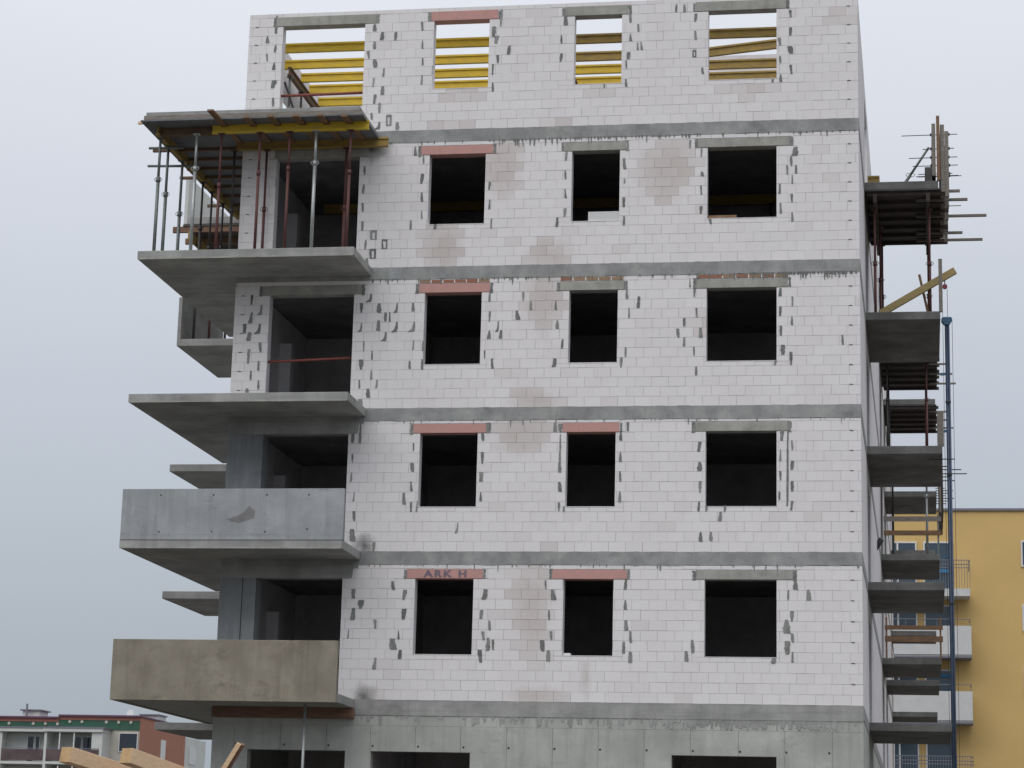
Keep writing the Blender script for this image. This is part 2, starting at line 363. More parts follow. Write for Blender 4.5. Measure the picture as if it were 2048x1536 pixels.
# mortar smears between the blocks: x, z, width, height in cm (f: foot to the left, r: hollow)
PATCH = """
286,818,7,19f 269,797,7,23 306,796,8,21 342,796,5,23f 377,797,6,20 320,777,6,20 329,777,5,22 269,756,5,21f 306,759,8,22 342,756,6,21f 378,756,6,22f 
320,736,7,21f 277,716,3,21 295,697,3,19 273,678,8,22 295,656,4,21 271,637,4,20 307,637,4,18 290,618,7,21 275,599,8,14 380,717,3,20 374,676,4,18 
400,677,4,21 400,715,3,22 535,816,4,22 536,775,5,23 553,754,4,23f 536,737,6,20 560,737,6,20 593,777,7,18 604,816,5,20 620,796,5,21 528,696,3,18 
544,677,6,20 619,796,6,21 671,796,3,20 675,756,6,19 686,716,4,18 671,677,8,19 815,818,5,20 839,800,6,26 820,778,3,20 814,697,4,20 806,676,5,20 
942,838,3,18 951,817,4,18 956,777,3,19 931,757,4,18 919,735,5,19 964,735,7,21 931,717,4,19 951,697,3,17 956,657,3,18 1122,816,5,19 1146,797,3,19 
1122,777,4,21 1145,757,3,19 1123,737,5,20 1127,698,7,20 1143,680,5,26 1244,717,4,19 1112,672,5,9 264,1092,4,19 263,1052,5,21 263,1012,4,19 
264,972,5,20 288,952,9,20r 272,932,5,21 312,932,11,23r 288,912,10,21r 276,896,8,13 370,1131,5,21 388,1112,3,18 386,1071,6,22 387,1031,6,20 
388,993,4,19 366,972,4,20 417,967,5,10 528,1052,4,18 529,1012,4,20 534,971,4,21 289,1189,7,18f 330,1187,6,18 311,1200,9,24r 686,1111,5,20 
685,1072,4,18 686,1031,5,19 686,991,5,19 670,971,5,21 806,1092,7,23 807,1055,3,10 806,1010,5,21 807,971,4,20 940,1130,5,20 963,1111,3,19 965,1066,7,10 
963,1032,3,18 963,990,5,18 982,966,5,13 1146,1130,5,20 1152,1109,10,19 1144,1089,5,21 1136,1070,5,21 1154,1071,4,19 1146,1050,3,19 1121,1031,5,21 
1145,1011,4,19 1123,990,5,21 1146,971,4,19 41,1388,6,18 59,1367,5,17 42,1348,3,17 58,1328,5,17 59,1288,8,20 60,1248,5,20 59,1421,5,45 273,1406,7,17 
290,1387,7,19 319,1386,6,19 274,1367,5,17 262,1347,6,17 277,1327,8,18 296,1306,4,17 275,1285,3,19 295,1266,6,18 279,1248,6,23 290,1228,6,23 
274,1210,3,16 311,1202,10,29r 288,1187,8,19 330,1186,6,18 375,1406,5,18 377,1365,3,18 379,1327,4,17 378,1287,4,19 528,1388,7,23 534,1370,7,19 
561,1346,6,18 538,1327,6,19 528,1304,4,23 529,1266,4,18 543,1418,5,41 909,1425,5,18 926,1424,6,18 679,1406,7,21 814,1406,5,17 831,1385,5,17 
815,1365,5,17 830,1345,4,16 838,1345,5,16 811,1325,6,16 807,1306,3,19 807,1266,5,18 671,1366,4,19 671,1326,5,19 949,1403,5,19 949,1364,5,21 
947,1325,6,17r 964,1287,4,15 1143,1404,5,17 1143,1366,5,17 1143,1326,9,17 1121,1345,5,16 1122,1306,4,17 1144,1284,5,19 1123,1266,5,18 1107,1261,3,7 
762,1261,3,9 262,525,6,18 277,535,6,43 263,484,4,19 262,445,4,19 269,405,3,19 271,366,6,22 269,327,10,24 314,304,6,19 388,506,4,19 387,465,6,18 
386,426,5,19 372,401,6,26 387,384,5,20 399,385,4,22 529,483,5,23 528,445,7,18 528,405,4,18 529,526,5,16 543,546,4,19 482,342,4,24f 675,545,7,19 
685,545,7,16 686,496,3,78 686,506,5,18 686,464,6,22 687,424,6,19 686,384,4,20 696,380,3,11 807,527,5,19 807,484,5,22 807,445,5,20 807,404,6,21 
821,545,5,19 963,504,6,20 964,464,7,20 965,423,6,23 963,385,4,19 978,380,5,12 1014,380,3,12 1005,365,6,19 967,324,7,21 987,325,6,19 1125,525,6,21 
1122,486,4,25 1122,445,5,20 1120,405,4,19 1145,506,4,19 1145,466,6,19 1145,424,7,23 1144,386,5,20 1136,461,3,147 356,226,6,16 276,209,9,19 
292,188,10,19 277,169,11,25 323,149,5,17 269,129,3,19 371,128,4,19 360,110,12,23 375,89,7,19 325,71,7,24 380,208,6,20 380,169,10,21 542,209,8,20 
536,170,7,19 553,148,5,19 541,128,7,19 551,111,6,26 561,110,7,22 536,88,7,26 663,229,5,19 678,209,8,19 671,169,5,19 676,129,5,18 659,109,9,21 
671,89,7,23 821,230,5,21 821,190,7,19 823,150,9,19 832,128,5,21 819,107,6,24 832,88,8,22 953,110,6,24 941,91,8,23 1151,230,10,20 1137,211,4,19 
1176,211,8,21 1144,170,7,20 1134,150,11,26 1145,128,6,19 1135,109,9,26 1145,91,4,20 1109,84,9,12 36,818,7,20 56,796,6,21f 36,779,8,23 24,757,8,20 
34,740,8,21 53,756,6,21f 59,717,5,22 35,698,8,30 57,678,4,21 42,658,4,18 59,638,4,19 36,625,6,12 
"""
VAR = {'': [], 'f': [], 'r': []}
for k in range(28):
    L, R_ = [], []; n = 11; lean = random.uniform(-.3, .3); e0, e1 = random.uniform(.45, 1), random.uniform(.45, 1); belly = random.uniform(.1, .9)
    for i in range(n):
        t = i / (n - 1); env = (e0 + (e1 - e0) * t) * .7 + .3 * math.exp(-((t - belly) / .4) ** 2)
        c = lean * (t - .5); L.append((c - .5 * env * random.uniform(.75, 1.1), t - .5 + random.uniform(-.025, .025))); R_.append((c + .5 * env * random.uniform(.75, 1.1), t - .5 + random.uniform(-.025, .025)))
    VAR[''].append(MB().poly(L + R_[::-1], -.007, .006).mesh('mortar_patch', 'mortar'))
for k in range(4):
    j = lambda: random.uniform(-.06, .06)
    VAR['f'].append(MB().poly([(-1.0 + j(), -.52), (.35 + j(), -.48), (.5 + j(), -.1), (.45 + j(), .5), (.05 + j(), .48), (-.1 + j(), .1), (-.3 + j(), -.22), (-.75 + j(), -.36)], -.007, .006).mesh('mortar_patch', 'mortar'))
    m = MB()
    m.poly([(-.5 + j(), -.5), (-.15 + j(), -.5), (-.2 + j(), .3), (-.5 + j(), .5)], -.007, .006); m.poly([(.2 + j(), -.5), (.5 + j(), -.48), (.5 + j(), .5), (.22 + j(), .3)], -.0072, .006)
    m.poly([(-.5, .28 + j()), (.5, .3 + j()), (.46, .5), (-.44, .5)], -.0068, .006); m.poly([(-.3, -.5), (.3, -.48), (.25, -.38), (-.25, -.42)], -.0066, .006)
    VAR['r'].append(m.mesh('mortar_patch', 'mortar'))
seen = []
for tok in PATCH.split():
    f = tok[-1] if tok[-1] in 'fr' else ''; x, z, w_, h = (int(q) / 100 for q in tok.rstrip('fr').split(','))
    if any(abs(x - p_[0]) < .05 and abs(z - p_[1]) < .12 for p_ in seen): continue
    seen.append((x, z))
    o = bpy.data.objects.new('mortar_patch', random.choice(VAR[f])); col.objects.link(o); o.parent = house
    o.location = (x, -len(seen) * 4e-6, z); o.scale = (max(w_, .035) * random.uniform(1.15, 1.65) * random.choice((1, 1, -1) if not f else (1,)), 1, h * random.uniform(.88, 1.06))
# wall ties near the corners, every second course
for S in range(1, 6):
    for i in range(1, 7):
        for x in ((12.60,) if S < 3 else (12.60, .17)):
            if S == 5 and i > 6: continue
            m = MB(); z = B[S - 1] + i * .4 + .003; m.poly([(x - .036, z - .006), (x + .04, z - .012), (x + .038, z + .003), (x, z + .011), (x - .034, z + .006)], -.006, .006); m.build('wall_tie', 'tie_grey', house)

# floor bands with uneven edges and drips
for S in range(1, 5):
    zt, zb = B[S], B[S] - .262; m = MB(); pts, low = [], []; x0 = 2.86
    x0 = 2.7 if S < 2 else 2.6
    n = 60
    for i in range(n + 1):
        x = x0 + (XR - .001 - x0) * i / n; pts.append((x, zt + random.uniform(-.008, .010))); low.append((x, zb + random.uniform(-.016, .010)))
    for i in range(n):
        m.add([(low[i][0], -.007, low[i][1]), (low[i + 1][0], -.007, low[i + 1][1]), (pts[i + 1][0], -.007, pts[i + 1][1]), (pts[i][0], -.007, pts[i][1]),
               (low[i][0], .24, low[i][1]), (low[i + 1][0], .24, low[i + 1][1]), (pts[i + 1][0], .24, pts[i + 1][1]), (pts[i][0], .24, pts[i][1])],
              [(0, 1, 2, 3), (4, 7, 6, 5), (0, 4, 5, 1), (3, 2, 6, 7)] + ([(0, 3, 7, 4)] if i == 0 else []) + ([(1, 5, 6, 2)] if i == n - 1 else []))
    m.build('floor_band', 'conc_band', house)
    bx('floor_band', 'conc_slab', house, .002, x0 - .003, .004, .24, zb, zt - .002)
    d = MB()
    for i in range({1: 45, 2: 40, 3: 190, 4: 130}[S]):
        x = random.uniform(2.9, XR - .05) if S != 3 or random.random() < .35 else random.uniform(10.6, XR - .05)
        if S == 4 and random.random() < .6: x = random.uniform(5.5, 9.4)
        wd = random.uniform(.008, .022); ln = random.uniform(.02, .05) if random.random() < .7 else random.uniform(.05, .15)
        d.poly([(x - wd, zb + .02), (x - wd * .3, zb - ln), (x + wd * .4, zb - ln * 1.02), (x + wd, zb + .02)], -.0080 - i * 2e-5, .006)
    tag(d.build('mortar_drips', 'mortar', house), kind='stuff')
bx('band_patch', 'conc_par_grey', house, 3.24, 3.49, -.012, .05, B[3] - .245, B[3] - .012)

# ground storey: cast concrete with shutter panels, tie holes, openings
GOP = [(.743, 2.72, GZ + .9, -1.0), (3.232, 5.214, GZ + .9, -1.0), (9.142, 11.144, GZ + .9, -.985)]
base = MB()
for r in cut((0, XR, GZ, -.5), GOP): base.box(r[0], r[1], .012, .25, r[2], r[3])
base.build('ground_floor_wall', 'conc_wall', house)
JX = [0.0, .45, 1.40, 2.33, 3.22, 4.12, 5.02, 5.93, 6.83, 7.72, 8.61, 9.5, 10.42, 11.30, 12.2, XR]
for a, b_ in zip(JX, JX[1:]):
    for r in cut((a + .004, b_ - .004, GZ, -.507), GOP):
        if r[1] - r[0] > .02: bx('concrete_panel', 'conc_wall', house, r[0], r[1], random.uniform(-.002, .002), .03, r[2], r[3])
m = MB(); n = 60
tp = [(XR * i / n, -.3 + random.uniform(-.012, .012)) for i in range(n + 1)]
m.box(.001, XR - .001, .003, .25, -.503, -.28); m.build('drip_course', 'conc_wall', house)
m = MB(); x0 = 2.55
for i in range(n):
    xa, xb = x0 + (XR - x0) * i / n, x0 + (XR - x0) * (i + 1) / n
    za, zb = -.3 + .014 * math.sin(i * 1.7) + random.uniform(-.006, .006), -.3 + .014 * math.sin((i + 1) * 1.7)
    zc, zd = .006 * math.sin(i * .9), .006 * math.sin((i + 1) * .9)
    m.add([(xa, -.012, -.30), (xb, -.012, -.30), (xb, -.012, zd), (xa, -.012, zc), (xa, .24, -.30), (xb, .24, -.30), (xb, .24, zd), (xa, .24, zc)],
          [(0, 1, 2, 3), (0, 4, 5, 1), (3, 2, 6, 7)] + ([(0, 3, 7, 4)] if i == 0 else []) + ([(1, 5, 6, 2)] if i == n - 1 else []))
m.build('floor_band', 'conc_slab', house)
bx('floor_band', 'conc_slab', house, .002, x0 - .003, .004, .24, -.297, -.004)
d = MB()
for i in range(260):
    x = random.uniform(9.0, 12.3) if random.random() < .6 else random.uniform(3.0, XR - .1)
    wd = random.uniform(.01, .05); ln = random.uniform(.04, .19)
    d.poly([(x - wd, -.3), (x - wd * .5, -.3 - ln), (x + wd * .5, -.3 - ln), (x + wd, -.3)], -.0015 - i * 2.2e-5, .01)
tag(d.build('concrete_drips', 'conc_slab', house), kind='stuff')
for x in (.5, 1.48, 2.38, 3.27, 4.18, 5.08, 5.97, 6.87, 7.76, 8.66, 9.55, 10.45, 11.33, 12.14):
    MB().tube((x, -.004, -.9), (x, .02, -.9), .022, n=8).build('tie_hole_disc', 'tie_black', house)  # dark disc on the surface, painted for the shade inside a tie hole

# concrete corner of the two lower storeys and the beam over the balcony door
for S in (1, 2):
    b0 = B[S - 1]
    bx('column', 'conc_col', house, 0, .46 if S == 1 else .743, -.002, .45, b0 + .001, b0 + 2.40)
    if S == 1: bx('column', 'conc_col', house, .475, .743, .006, .45, b0 + .001, b0 + 2.40)
    m = MB(); r0 = 2.72
    pts = [(0, b0 + 2.402), (r0 - .05, b0 + 2.40), (r0, b0 + 2.42), (r0 + .01, b0 + 2.5), (r0 + .02, b0 + 2.60), (r0 + .12, b0 + 2.615), (r0 + .12, B[S] - .262), (0, B[S] - .262)]
    m.poly(pts, -.011, .24); m.build('door_beam', 'conc_slab', house)
# reveal of the right door jamb in storeys one and two is the wall end itself

# interior: floors, spine wall, side wall and partitions
for k, z in enumerate(B):
    s = MB(); s.box(.243, XR - .02, .245, 13.9, z - .24, z - .003); s.build('floor_slab', 'conc_dark', house)
for S in range(0, 6):
    if S == 5: pass
    b0 = B[S - 1] if S else GZ; t = (B[S] - .243) if S < 5 else TOP - .02
    p = MB()
    if S < 5 and S > 0:
        p.box(.245, XR - .26, 5.05, 5.25, b0, t); bx('pier', 'block_plain', house, .243, .50, 2.75, 3.0, b0 + .001, b0 + 2.05)
        for x in (3.05, 6.1, 8.7): p.box(x, x + .12, .26, 5.04, b0, t)
    elif S == 0:
        for x in (2.9, 6.1, 8.7): p.box(x, x + .2, .26, 5.04, b0, t)
        p.box(.245, XR - .26, 5.05, 5.25, b0, t)
    else:
        p.box(.245, 8.7, 5.05, 5.25, b0, t); p.box(8.82, XR - .26, 3.3, 3.5, b0, t + .0); p.box(8.7, 8.82, 3.3, 5.25, b0, t)
    p.build('partition_wall', 'inner_plaster' if S < 5 else 'block_plain', house)
    # left outer wall with a wide opening near the corner
    if S:
        q = MB(); t = B[S] - .004 if S < 5 else t
        q.box(0, .24, .245, .55, b0, t); q.box(0, .24, 1.6 if S < 5 else 3.6, 14, b0, t); q.box(0, .24, .55, 1.6 if S < 5 else 3.6, b0 + 2.15 if S < 5 else b0 + 1.75, t)
        q.build('wall', 'block_plain', house)
    else: bx('wall', 'conc_wall', house, 0, .24, .255, 14, b0, t)
bx('wall', 'block_plain', house, .25, XR - .3, 13.92, 14.1, GZ, TOP - .05)

# right outer wall: leans one degree away from square; openings behind the balconies
SH = .0172
def rw(p): return (p[0] + SH * p[1], p[1], p[2])
for S in range(0, 6):
    b0 = B[S - 1] if S else GZ; t = B[S] - .004 if S < 5 else TOP
    q = MB()
    for (a, b_) in ((.26, 5.0), (7.4, 20.8), (23.4, 27.3), (29.6, 40.4), (42.6, 46.0)):
        q.box(XR - .24, XR - .004, a, b_, b0, t, fn=rw)
    for (a, b_) in ((5.0, 7.4), (20.8, 23.4), (27.3, 29.6), (40.4, 42.6)): q.box(XR - .24, XR - .006, a, b_, b0 + 2.3, t, fn=rw)
    q.build('wall', 'block_plain' if S else 'conc_wall', house)
    if S < 5:
        bx('floor_band', 'conc_band', house, XR - .23, XR + .006, .012, 46, B[S] - .262, B[S] - .008, fn=rw)
        bx('floor_slab', 'conc_dark', house, XR - 6, XR - .25, 14.15, 46, B[S] - .24, B[S], fn=rw)
bx('wall', 'inner_plaster', house, XR - 3, XR - 2.8, 5.3, 46, GZ, TOP - .3, fn=rw)
bx('corner_strip', 'block_plain', house, XR - .05, XR - .001, .012, .262, .0, TOP)

# ---- balconies wrapping the left corner
for k in range(5):
    z = B[k]; sl = MB()
    x0, x1, y0 = -1.61, 2.87, -1.6
    sl.box(x0, x1, y0, -.014, z - .172, z); sl.box(x0, -.004, -.0135, 5.05, z - .172, z)
    o = sl.build('balcony_slab', 'conc_slab', house, bevel=.008)
    if k < 4: bx('drip_edge', 'conc_lintel', o, x0 + .01, x1 - .02, y0 - .004, y0 + .03, z - .178, z - .150)
def parapet(name, mat, label, x0, x1, y0, z0, z1, th=.1):
    m = MB(); n = 14
    m.box(x0, x1, y0, y0 + th, z0, z1); m.box(x0, x0 + th, y0 + th, 5.0, z0, z1)
    return tag(m.build(name, mat, house, bevel=.006), label)
p1 = parapet('balcony_parapet', 'conc_par_tan', 'tan rendered concrete parapet of the lowest balcony', -1.60, 2.885, -1.625, -.19, .985)
p2 = parapet('balcony_parapet', 'conc_par_grey', 'blue-grey cast concrete parapet with dark discs for the shade in tie holes', -1.60, 2.889, -1.615, B[1] - .012, 3.94)
for (x, z) in ((-.81, 3.815), (.26, 3.817), (1.336, 3.815), (2.18, 3.815), (-.81, 3.087), (.257, 3.095), (1.331, 3.09), (2.17, 3.141)):
    MB().tube((x, -1.619, z), (x, -1.6, z), .017, n=8).build('tie_hole_disc', 'tie_black', p2)  # raised dark discs again, the shade of each hole put into their colour
MB().poly([(.55, 3.33), (.78, 3.26), (1.1, 3.36), (1.12, 3.5), (.98, 3.6), (.9, 3.48), (.72, 3.38)], -1.6175, -1.6).build('rough_patch', 'conc_dark', p2)
bx('panel_joint', 'conc_band', p2, 1.735, 1.742, -1.617, -1.6, B[1] + .1, 3.93)
bx('panel_joint', 'conc_band', p2, -1.22, 2.87, -1.6165, -1.6, B[1] + .085, B[1] + .093)
# ---- balconies on the left flank, further back
for k in range(5):
    z = B[k] - .14
    bx('balcony_slab', 'conc_dark' if k == 0 else 'conc_slab', house, -2.93, -.004, 5.3, 8.65, z - .17, z, bevel=.008)
    if k in (3, 4): bx('balcony_parapet', 'white_render' if k == 4 else 'conc_slab', house, -2.935, -2.85, 5.295, 8.655, z - .165, z + 1.0, bevel=.005)
# ---- balconies on the right flank: four bays
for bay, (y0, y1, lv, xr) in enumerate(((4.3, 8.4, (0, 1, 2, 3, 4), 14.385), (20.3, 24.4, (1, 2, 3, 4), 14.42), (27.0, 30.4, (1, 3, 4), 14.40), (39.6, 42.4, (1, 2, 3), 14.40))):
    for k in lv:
        z = B[k]; o = bx('balcony_slab', 'conc_flank_shaded', house, XR + .004, xr + (.1 if (bay == 0 and k == 0) else 0), y0, y1, z - .175, z, bevel=.008, fn=rw)

# ------------------------------------------------------------------ site things
def prop(x, y, z0, z1, kind, label, group, coll=.62, tilt=(0, 0), ring=True):
    mat = {'s': 'steel_galv', 'g': 'steel_grey', 'r': 'steel_red', 'd': 'steel_dark'}[kind]
    e = empty('steel_prop', (x, y, z0), label, 'prop', group); zc = z0 + (z1 - z0) * coll
    r = .036 if kind in 'sg' else .031
    P0, P1 = Vector((x - tilt[0], y - tilt[1], z0)), Vector((x, y, z1)); Pc = P0.lerp(P1, coll)
    MB().tube(P0 + Vector((0, 0, .012)), Pc, r).build('outer_tube', mat, e, smooth=True)
    MB().tube(Pc, P1 - Vector((0, 0, .012)), r * .8).build('inner_tube', mat, e, smooth=True)
    MB().box(P0.x - .06, P0.x + .06, P0.y - .06, P0.y + .06, z0 + .001, z0 + .012).build('base_plate', mat, e)
    MB().box(x - .07, x + .07, y - .06, y + .06, z1 - .012, z1 - .001).build('head_plate', mat, e)
    c = MB(); c.tube(Pc - Vector((0, 0, .07)), Pc + Vector((0, 0, .03)), r * 1.35); o = c.build('collar', mat, e, smooth=True)
    if ring:
        h = MB(); pr = None
        for i in range(9):
            a = math.pi * 2 * i / 8; q = Pc + Vector((.085 * math.cos(a), -.01, .05 * math.sin(a) - .02))
            if pr is not None: h.tube(pr, q, .006, n=5)
            pr = q
        h.build('pin_handle', mat, o)
    return e
def hbeam(a, b, mat, label, group, name='formwork_beam', flange=.08, ht=.2, axis='x'):
    e = empty(name, a, label, 'beam', group); a, b = Vector(a), Vector(b)
    for nm, dz, w_, h in (('top_flange', ht - .02, flange, .04), ('web', ht / 2, .027, ht - .08), ('bottom_flange', .02, flange, .04)):
        u = Vector((0, 0, dz)); MB().bar(a + u, b + u, w_, h).build(nm, mat, e)
    return e
PB = 'the propped second-highest balcony at the left corner'
G = 'steel props under the left balcony shuttering'
ZB4 = B[3] + .001
BZ = 11.375                                             # underside of the shuttering beams
ORD = ('first', 'second', 'third', 'fourth', 'fifth', 'sixth')
for i, (y, kd) in enumerate(((-1.07, 'g'), (-.54, 'g'), (.44, 'g'), (1.94, 'd'), (2.64, 'd'), (3.51, 'd'))):
    prop(-1.45, y, ZB4, BZ, kd, f'{"grey" if kd == "g" else "dark"} steel prop, {ORD[i]} from the front along the left edge of the propped balcony', G, coll=(.66, .60, .55, .6, .5, .6)[i])
prop(-.615, -1.25, ZB4, BZ, 's', 'thick silver steel prop near the left end of the propped balcony front', G, coll=.72)
for x, lb in ((-.09, 'red-brown steel prop in front row just right of the left silver prop'), (.726, 'dark red steel prop in front row standing before the white pier'),
              (1.346, 'dark red steel prop in front row at the left side of the dark door opening'), (2.621, 'dark red front-row prop at the right end of the propped balcony')):
    prop(x, -1.25, ZB4, BZ, 'r', lb, G, coll=random.uniform(.55, .75), ring=False)
prop(1.899, -1.25, ZB4, BZ, 's', 'bright silver steel prop standing before the dark balcony door opening', G, coll=.74)
for x, kd, lb in ((-.131, 'd', 'dark steel prop close to the left edge of the white pier'), (.566, 'r', 'red steel prop in the back row against the white pier'), (2.276, 'r', 'red steel prop in the back row near the right door jamb')):
    prop(x, -.15, ZB4, BZ, kd, lb, G, coll=.5)
hbeam((-.29, -1.25, BZ), (2.99, -1.25, BZ), 'beam_yellow', 'bright yellow timber H-beam carrying the front of the left balcony shuttering', 'shuttering beams')
hbeam((-1.41, -1.17, BZ), (-.1, -1.17, BZ), 'beam_brown', 'old brown H-beam extending the bright yellow front beam to the left', 'shuttering beams')
hbeam((-.1, -.15, BZ), (3.15, -.15, BZ), 'beam_ochre', 'dull ochre H-beam with its end crossing the white wall under the shuttering', 'shuttering beams')
hbeam((-1.45, -1.3, BZ), (-1.45, 4.8, BZ), 'beam_ochre', 'dull yellow H-beam running back along the left edge of the shuttering', 'shuttering beams')
fw1 = empty('balcony_shuttering', (0, 0, 0), 'plywood shuttering deck with plank joists under the highest left balcony slab', 'formwork')
ZD = BZ + .2
bx('deck', 'ply_grey', fw1, -1.7, 2.95, -1.66, -.02, ZD - .028, ZD + .002); bx('deck', 'ply_grey', fw1, -1.7, -.01, -.019, 5.1, ZD - .0275, ZD + .002)
for i, x in enumerate((-.05, .57, 1.08, 1.60, 2.10, 2.58)):
    m = MB(); y0 = (-2.25, -1.82, -1.85, -1.83, -1.82, -1.74)[i]
    m.bar((x, y0, ZD - .06 + (.02 if i == 0 else 0)), (x + .04, -.06, ZD - .045), .13, .034); m.build('joist', 'wood_brown', fw1)
for i, y in enumerate((.1, .75, 1.4, 2.0, 2.7, 3.4, 4.1)):
    bx('joist', 'beam_brown', fw1, -1.66 - (.0 if i % 3 else .35), -.05, y, y + .07, ZD - .085, ZD - .03)
bx('edge_board', 'wood_grey', fw1, -1.64, 2.9, -1.635, -1.61, ZD + .004, ZD + .10)
MB().bar((-1.82, -1.45, ZD + .01), (-1.3, -1.45, ZD + .035), .05, .05).build('edge_stick', 'wood_fresh', fw1)
# scaffold tubes poking out left
for (a, b_, lb) in (((-2.06, .0, 11.14), (-.9, .0, 11.11), 'long grey scaffold tube poking out left below the left shuttering'), ((-1.85, -.6, 11.33), (-1.1, -.6, 11.32), 'short grey tube under the front left corner of shuttering')):
    tag(MB().tube(a, b_, .028).build('scaffold_tube', 'steel_grey', None, smooth=True), lb, 'tube', 'scaffold tubes under the left shuttering')
# shuttering under the highest left-flank balcony
fw3 = empty('flank_shuttering', (0, 0, 0), 'brown board shuttering below the pale parapet panel on the left flank', 'formwork')
bx('deck', 'ply_dark', fw3, -2.95, -.05, 5.3, 8.7, B[4] - .36, B[4] - .315)
for i, y in enumerate((5.32, 6.3, 7.3, 8.3)): bx('joist', 'wood_brown' if i else 'wood_red', fw3, -3.2, -.2, y, y + .08, B[4] - .50, B[4] - .362)
bx('edge_beam', 'beam_ochre', fw3, -2.8, -2.72, 5.25, 8.75, B[4] - .70, B[4] - .502)
for i, (x, y, kd) in enumerate(((-2.7, 5.7, 'd'), (-2.7, 6.9, 'r'), (-2.7, 8.2, 'd'))):
    prop(x + .03, y, B[3] - .138, B[4] - .705, kd, f'{"dark" if kd == "d" else "red"} steel prop behind the flank balcony parapet, {ORD[i]} from the front', 'props on the left flank balcony', ring=False)

# top storey: yellow beams on bearers and props inside the walls
GB = 'yellow beams above the top storey'
BT = 13.83
rows = (.68, 1.66, 2.5, 3.25)
for i, y in enumerate(rows):
    hbeam((.34 if i < 2 else .5, y, BT), (6.3, y + .02, BT), 'beam_yellow', f'yellow beam above the left half of the top storey, {ORD[i]} from the front', GB)
hbeam((.5, 4.1, BT), (6.3, 4.12, BT), 'beam_yellow', 'yellow beam lowest in the top left balcony door opening', GB)
for i, y in enumerate(rows):
    if i == 1:
        hbeam((6.4, y + .1, BT), (9.1, y + .1, BT), 'beam_ochre', 'ochre beam second from the front in the narrow top window', GB)
        hbeam((9.2, 1.85, BT + .0), (12.3, 1.17, BT + .03), 'beam_ochre', 'slanting ochre beam crossing the right top window', GB)
    else:
        hbeam((6.4, y + .05, BT), (9.1, y + .05, BT), ('beam_ochre', '', 'beam_yellow', 'beam_yellow')[i], f'{"dull" if i == 0 else "bright"} yellow beam in the narrow top window, {ORD[i]} from the front', GB)
        hbeam((9.2, y + .02, BT), (12.4, y + .02, BT), 'beam_ochre', f'weathered tan beam in the right top window, {ORD[i]} from the front', GB)
for j, x in enumerate((.5, 3.3, 6.15, 6.6, 8.95, 12.2)):
    hbeam((x, 1.5 if j == 0 else .4, BT - .201), (x, 4.3 if j < 3 else 3.28, BT - .201), 'beam_brown', f'dark bearer beam under the yellow top beams, {ORD[j]} from the left', 'bearers under the yellow beams')
    for k, y in enumerate((1.6, 2.6, 3.6)):
        if j and k: continue
        prop(x, y, B[4] + .001, BT - .203, 'g' if j == 0 and k != 1 else 'd', f'{"grey" if j == 0 and k != 1 else "dark"} top floor prop ' + (f'in the left door opening, {ORD[k]} from the front' if j == 0 else f'under the {ORD[j]} bearer from the left'), 'props on the top floor', ring=False)
tag(MB().tube((.62, .75, 13.2), (1.1, 1.0, 11.78), .024).build('raking_tube', 'steel_dark', None, smooth=True), 'dark slanting tube among props in the top left door opening', 'tube')
tag(MB().tube((.746, .1, 12.645), (2.523, .1, 12.66), .03).build('guard_tube', 'tube_red', None, smooth=True), 'red guard tube across the top left balcony door', 'tube')
tag(MB().tube((.746, .1, 6.88), (2.523, .1, 6.945), .026).build('guard_tube', 'tube_red', None, smooth=True), 'rusty red tube across the door below the propped balcony', 'tube')
# boards and a block left on window ledges
tag(MB().box(7.33, 7.966, .05, .09, 9.712, 9.93).build('board', 'white_panel', None), 'pale spattered board leaning in the narrow window of the fourth block storey', 'board')
tag(MB().box(9.765, 10.34, .06, .12, 9.723, 9.80).build('board', 'wood_brown', None), 'brown wooden plank lying in the wide window of the fourth block storey', 'plank')
tag(MB().box(6.99, 7.14, .05, .2, .9055, .955).build('loose_block', 'block_plain', None, .005), 'small white block left on the sill of the lowest narrow window', 'block')
# timber under the lowest balcony and its prop
tag(bx('timber_plank', 'wood_red', None, .0, 2.89, -.115, -.02, -.385, -.1745, bevel=.006), 'reddish timber plank under the lowest left balcony slab', 'plank')
prop(2.12, -.95, GZ, -.1735, 's', 'silver steel prop holding up the lowest left balcony', None, coll=.45, ring=False)

# ---- right flank: shuttering of the highest near balcony
def R3(x, y, z): return (x + SH * y, y, z)
f2 = empty('parapet_shuttering', (0, 0, 0), 'dark shuttering with upright panels and tie rods on the highest right balcony', 'formwork')
bx('deck', 'ply_dark', f2, XR + .02, 14.45, 4.27, 8.45, B[4] - .215, B[4] - .178, fn=rw)
for i, y in enumerate((4.35, 5.0, 5.65, 6.3, 6.95, 7.6, 8.25)):
    bx('joist', 'wood_dark', f2, XR + .05, 14.5 if i % 2 else 14.62, y, y + .07, B[4] - .30, B[4] - .217, fn=rw)
for x in (12.98, 14.12): bx('bearer', 'wood_dark', f2, x, x + .08, 4.2, 8.5, B[4] - .50, B[4] - .302, fn=rw)
bx('inner_panel', 'wood_grey', f2, 14.26, 14.34, 4.3, 8.0, B[4] + .12, 13.07, fn=rw)
bx('outer_panel', 'wood_grey', f2, 14.44, 14.53, 4.32, 8.0, B[4] - .25, 13.05, fn=rw)
for i, y in enumerate((4.33, 5.2, 6.1, 7.0, 7.9)):
    bx('soldier', 'wood_grey', f2, 14.535, 14.62, y, y + .1, B[4] - .35, 12.9 - .04 * i, fn=rw)
bx('soldier', 'wood_brown', f2, 14.36, 14.43, 4.27, 4.36, B[4] + .0, 13.24, fn=rw)
bx('kicker', 'ply_dark', f2, 14.1, 14.25, 4.32, 7.9, B[4] + .003, B[4] + .32, fn=rw)
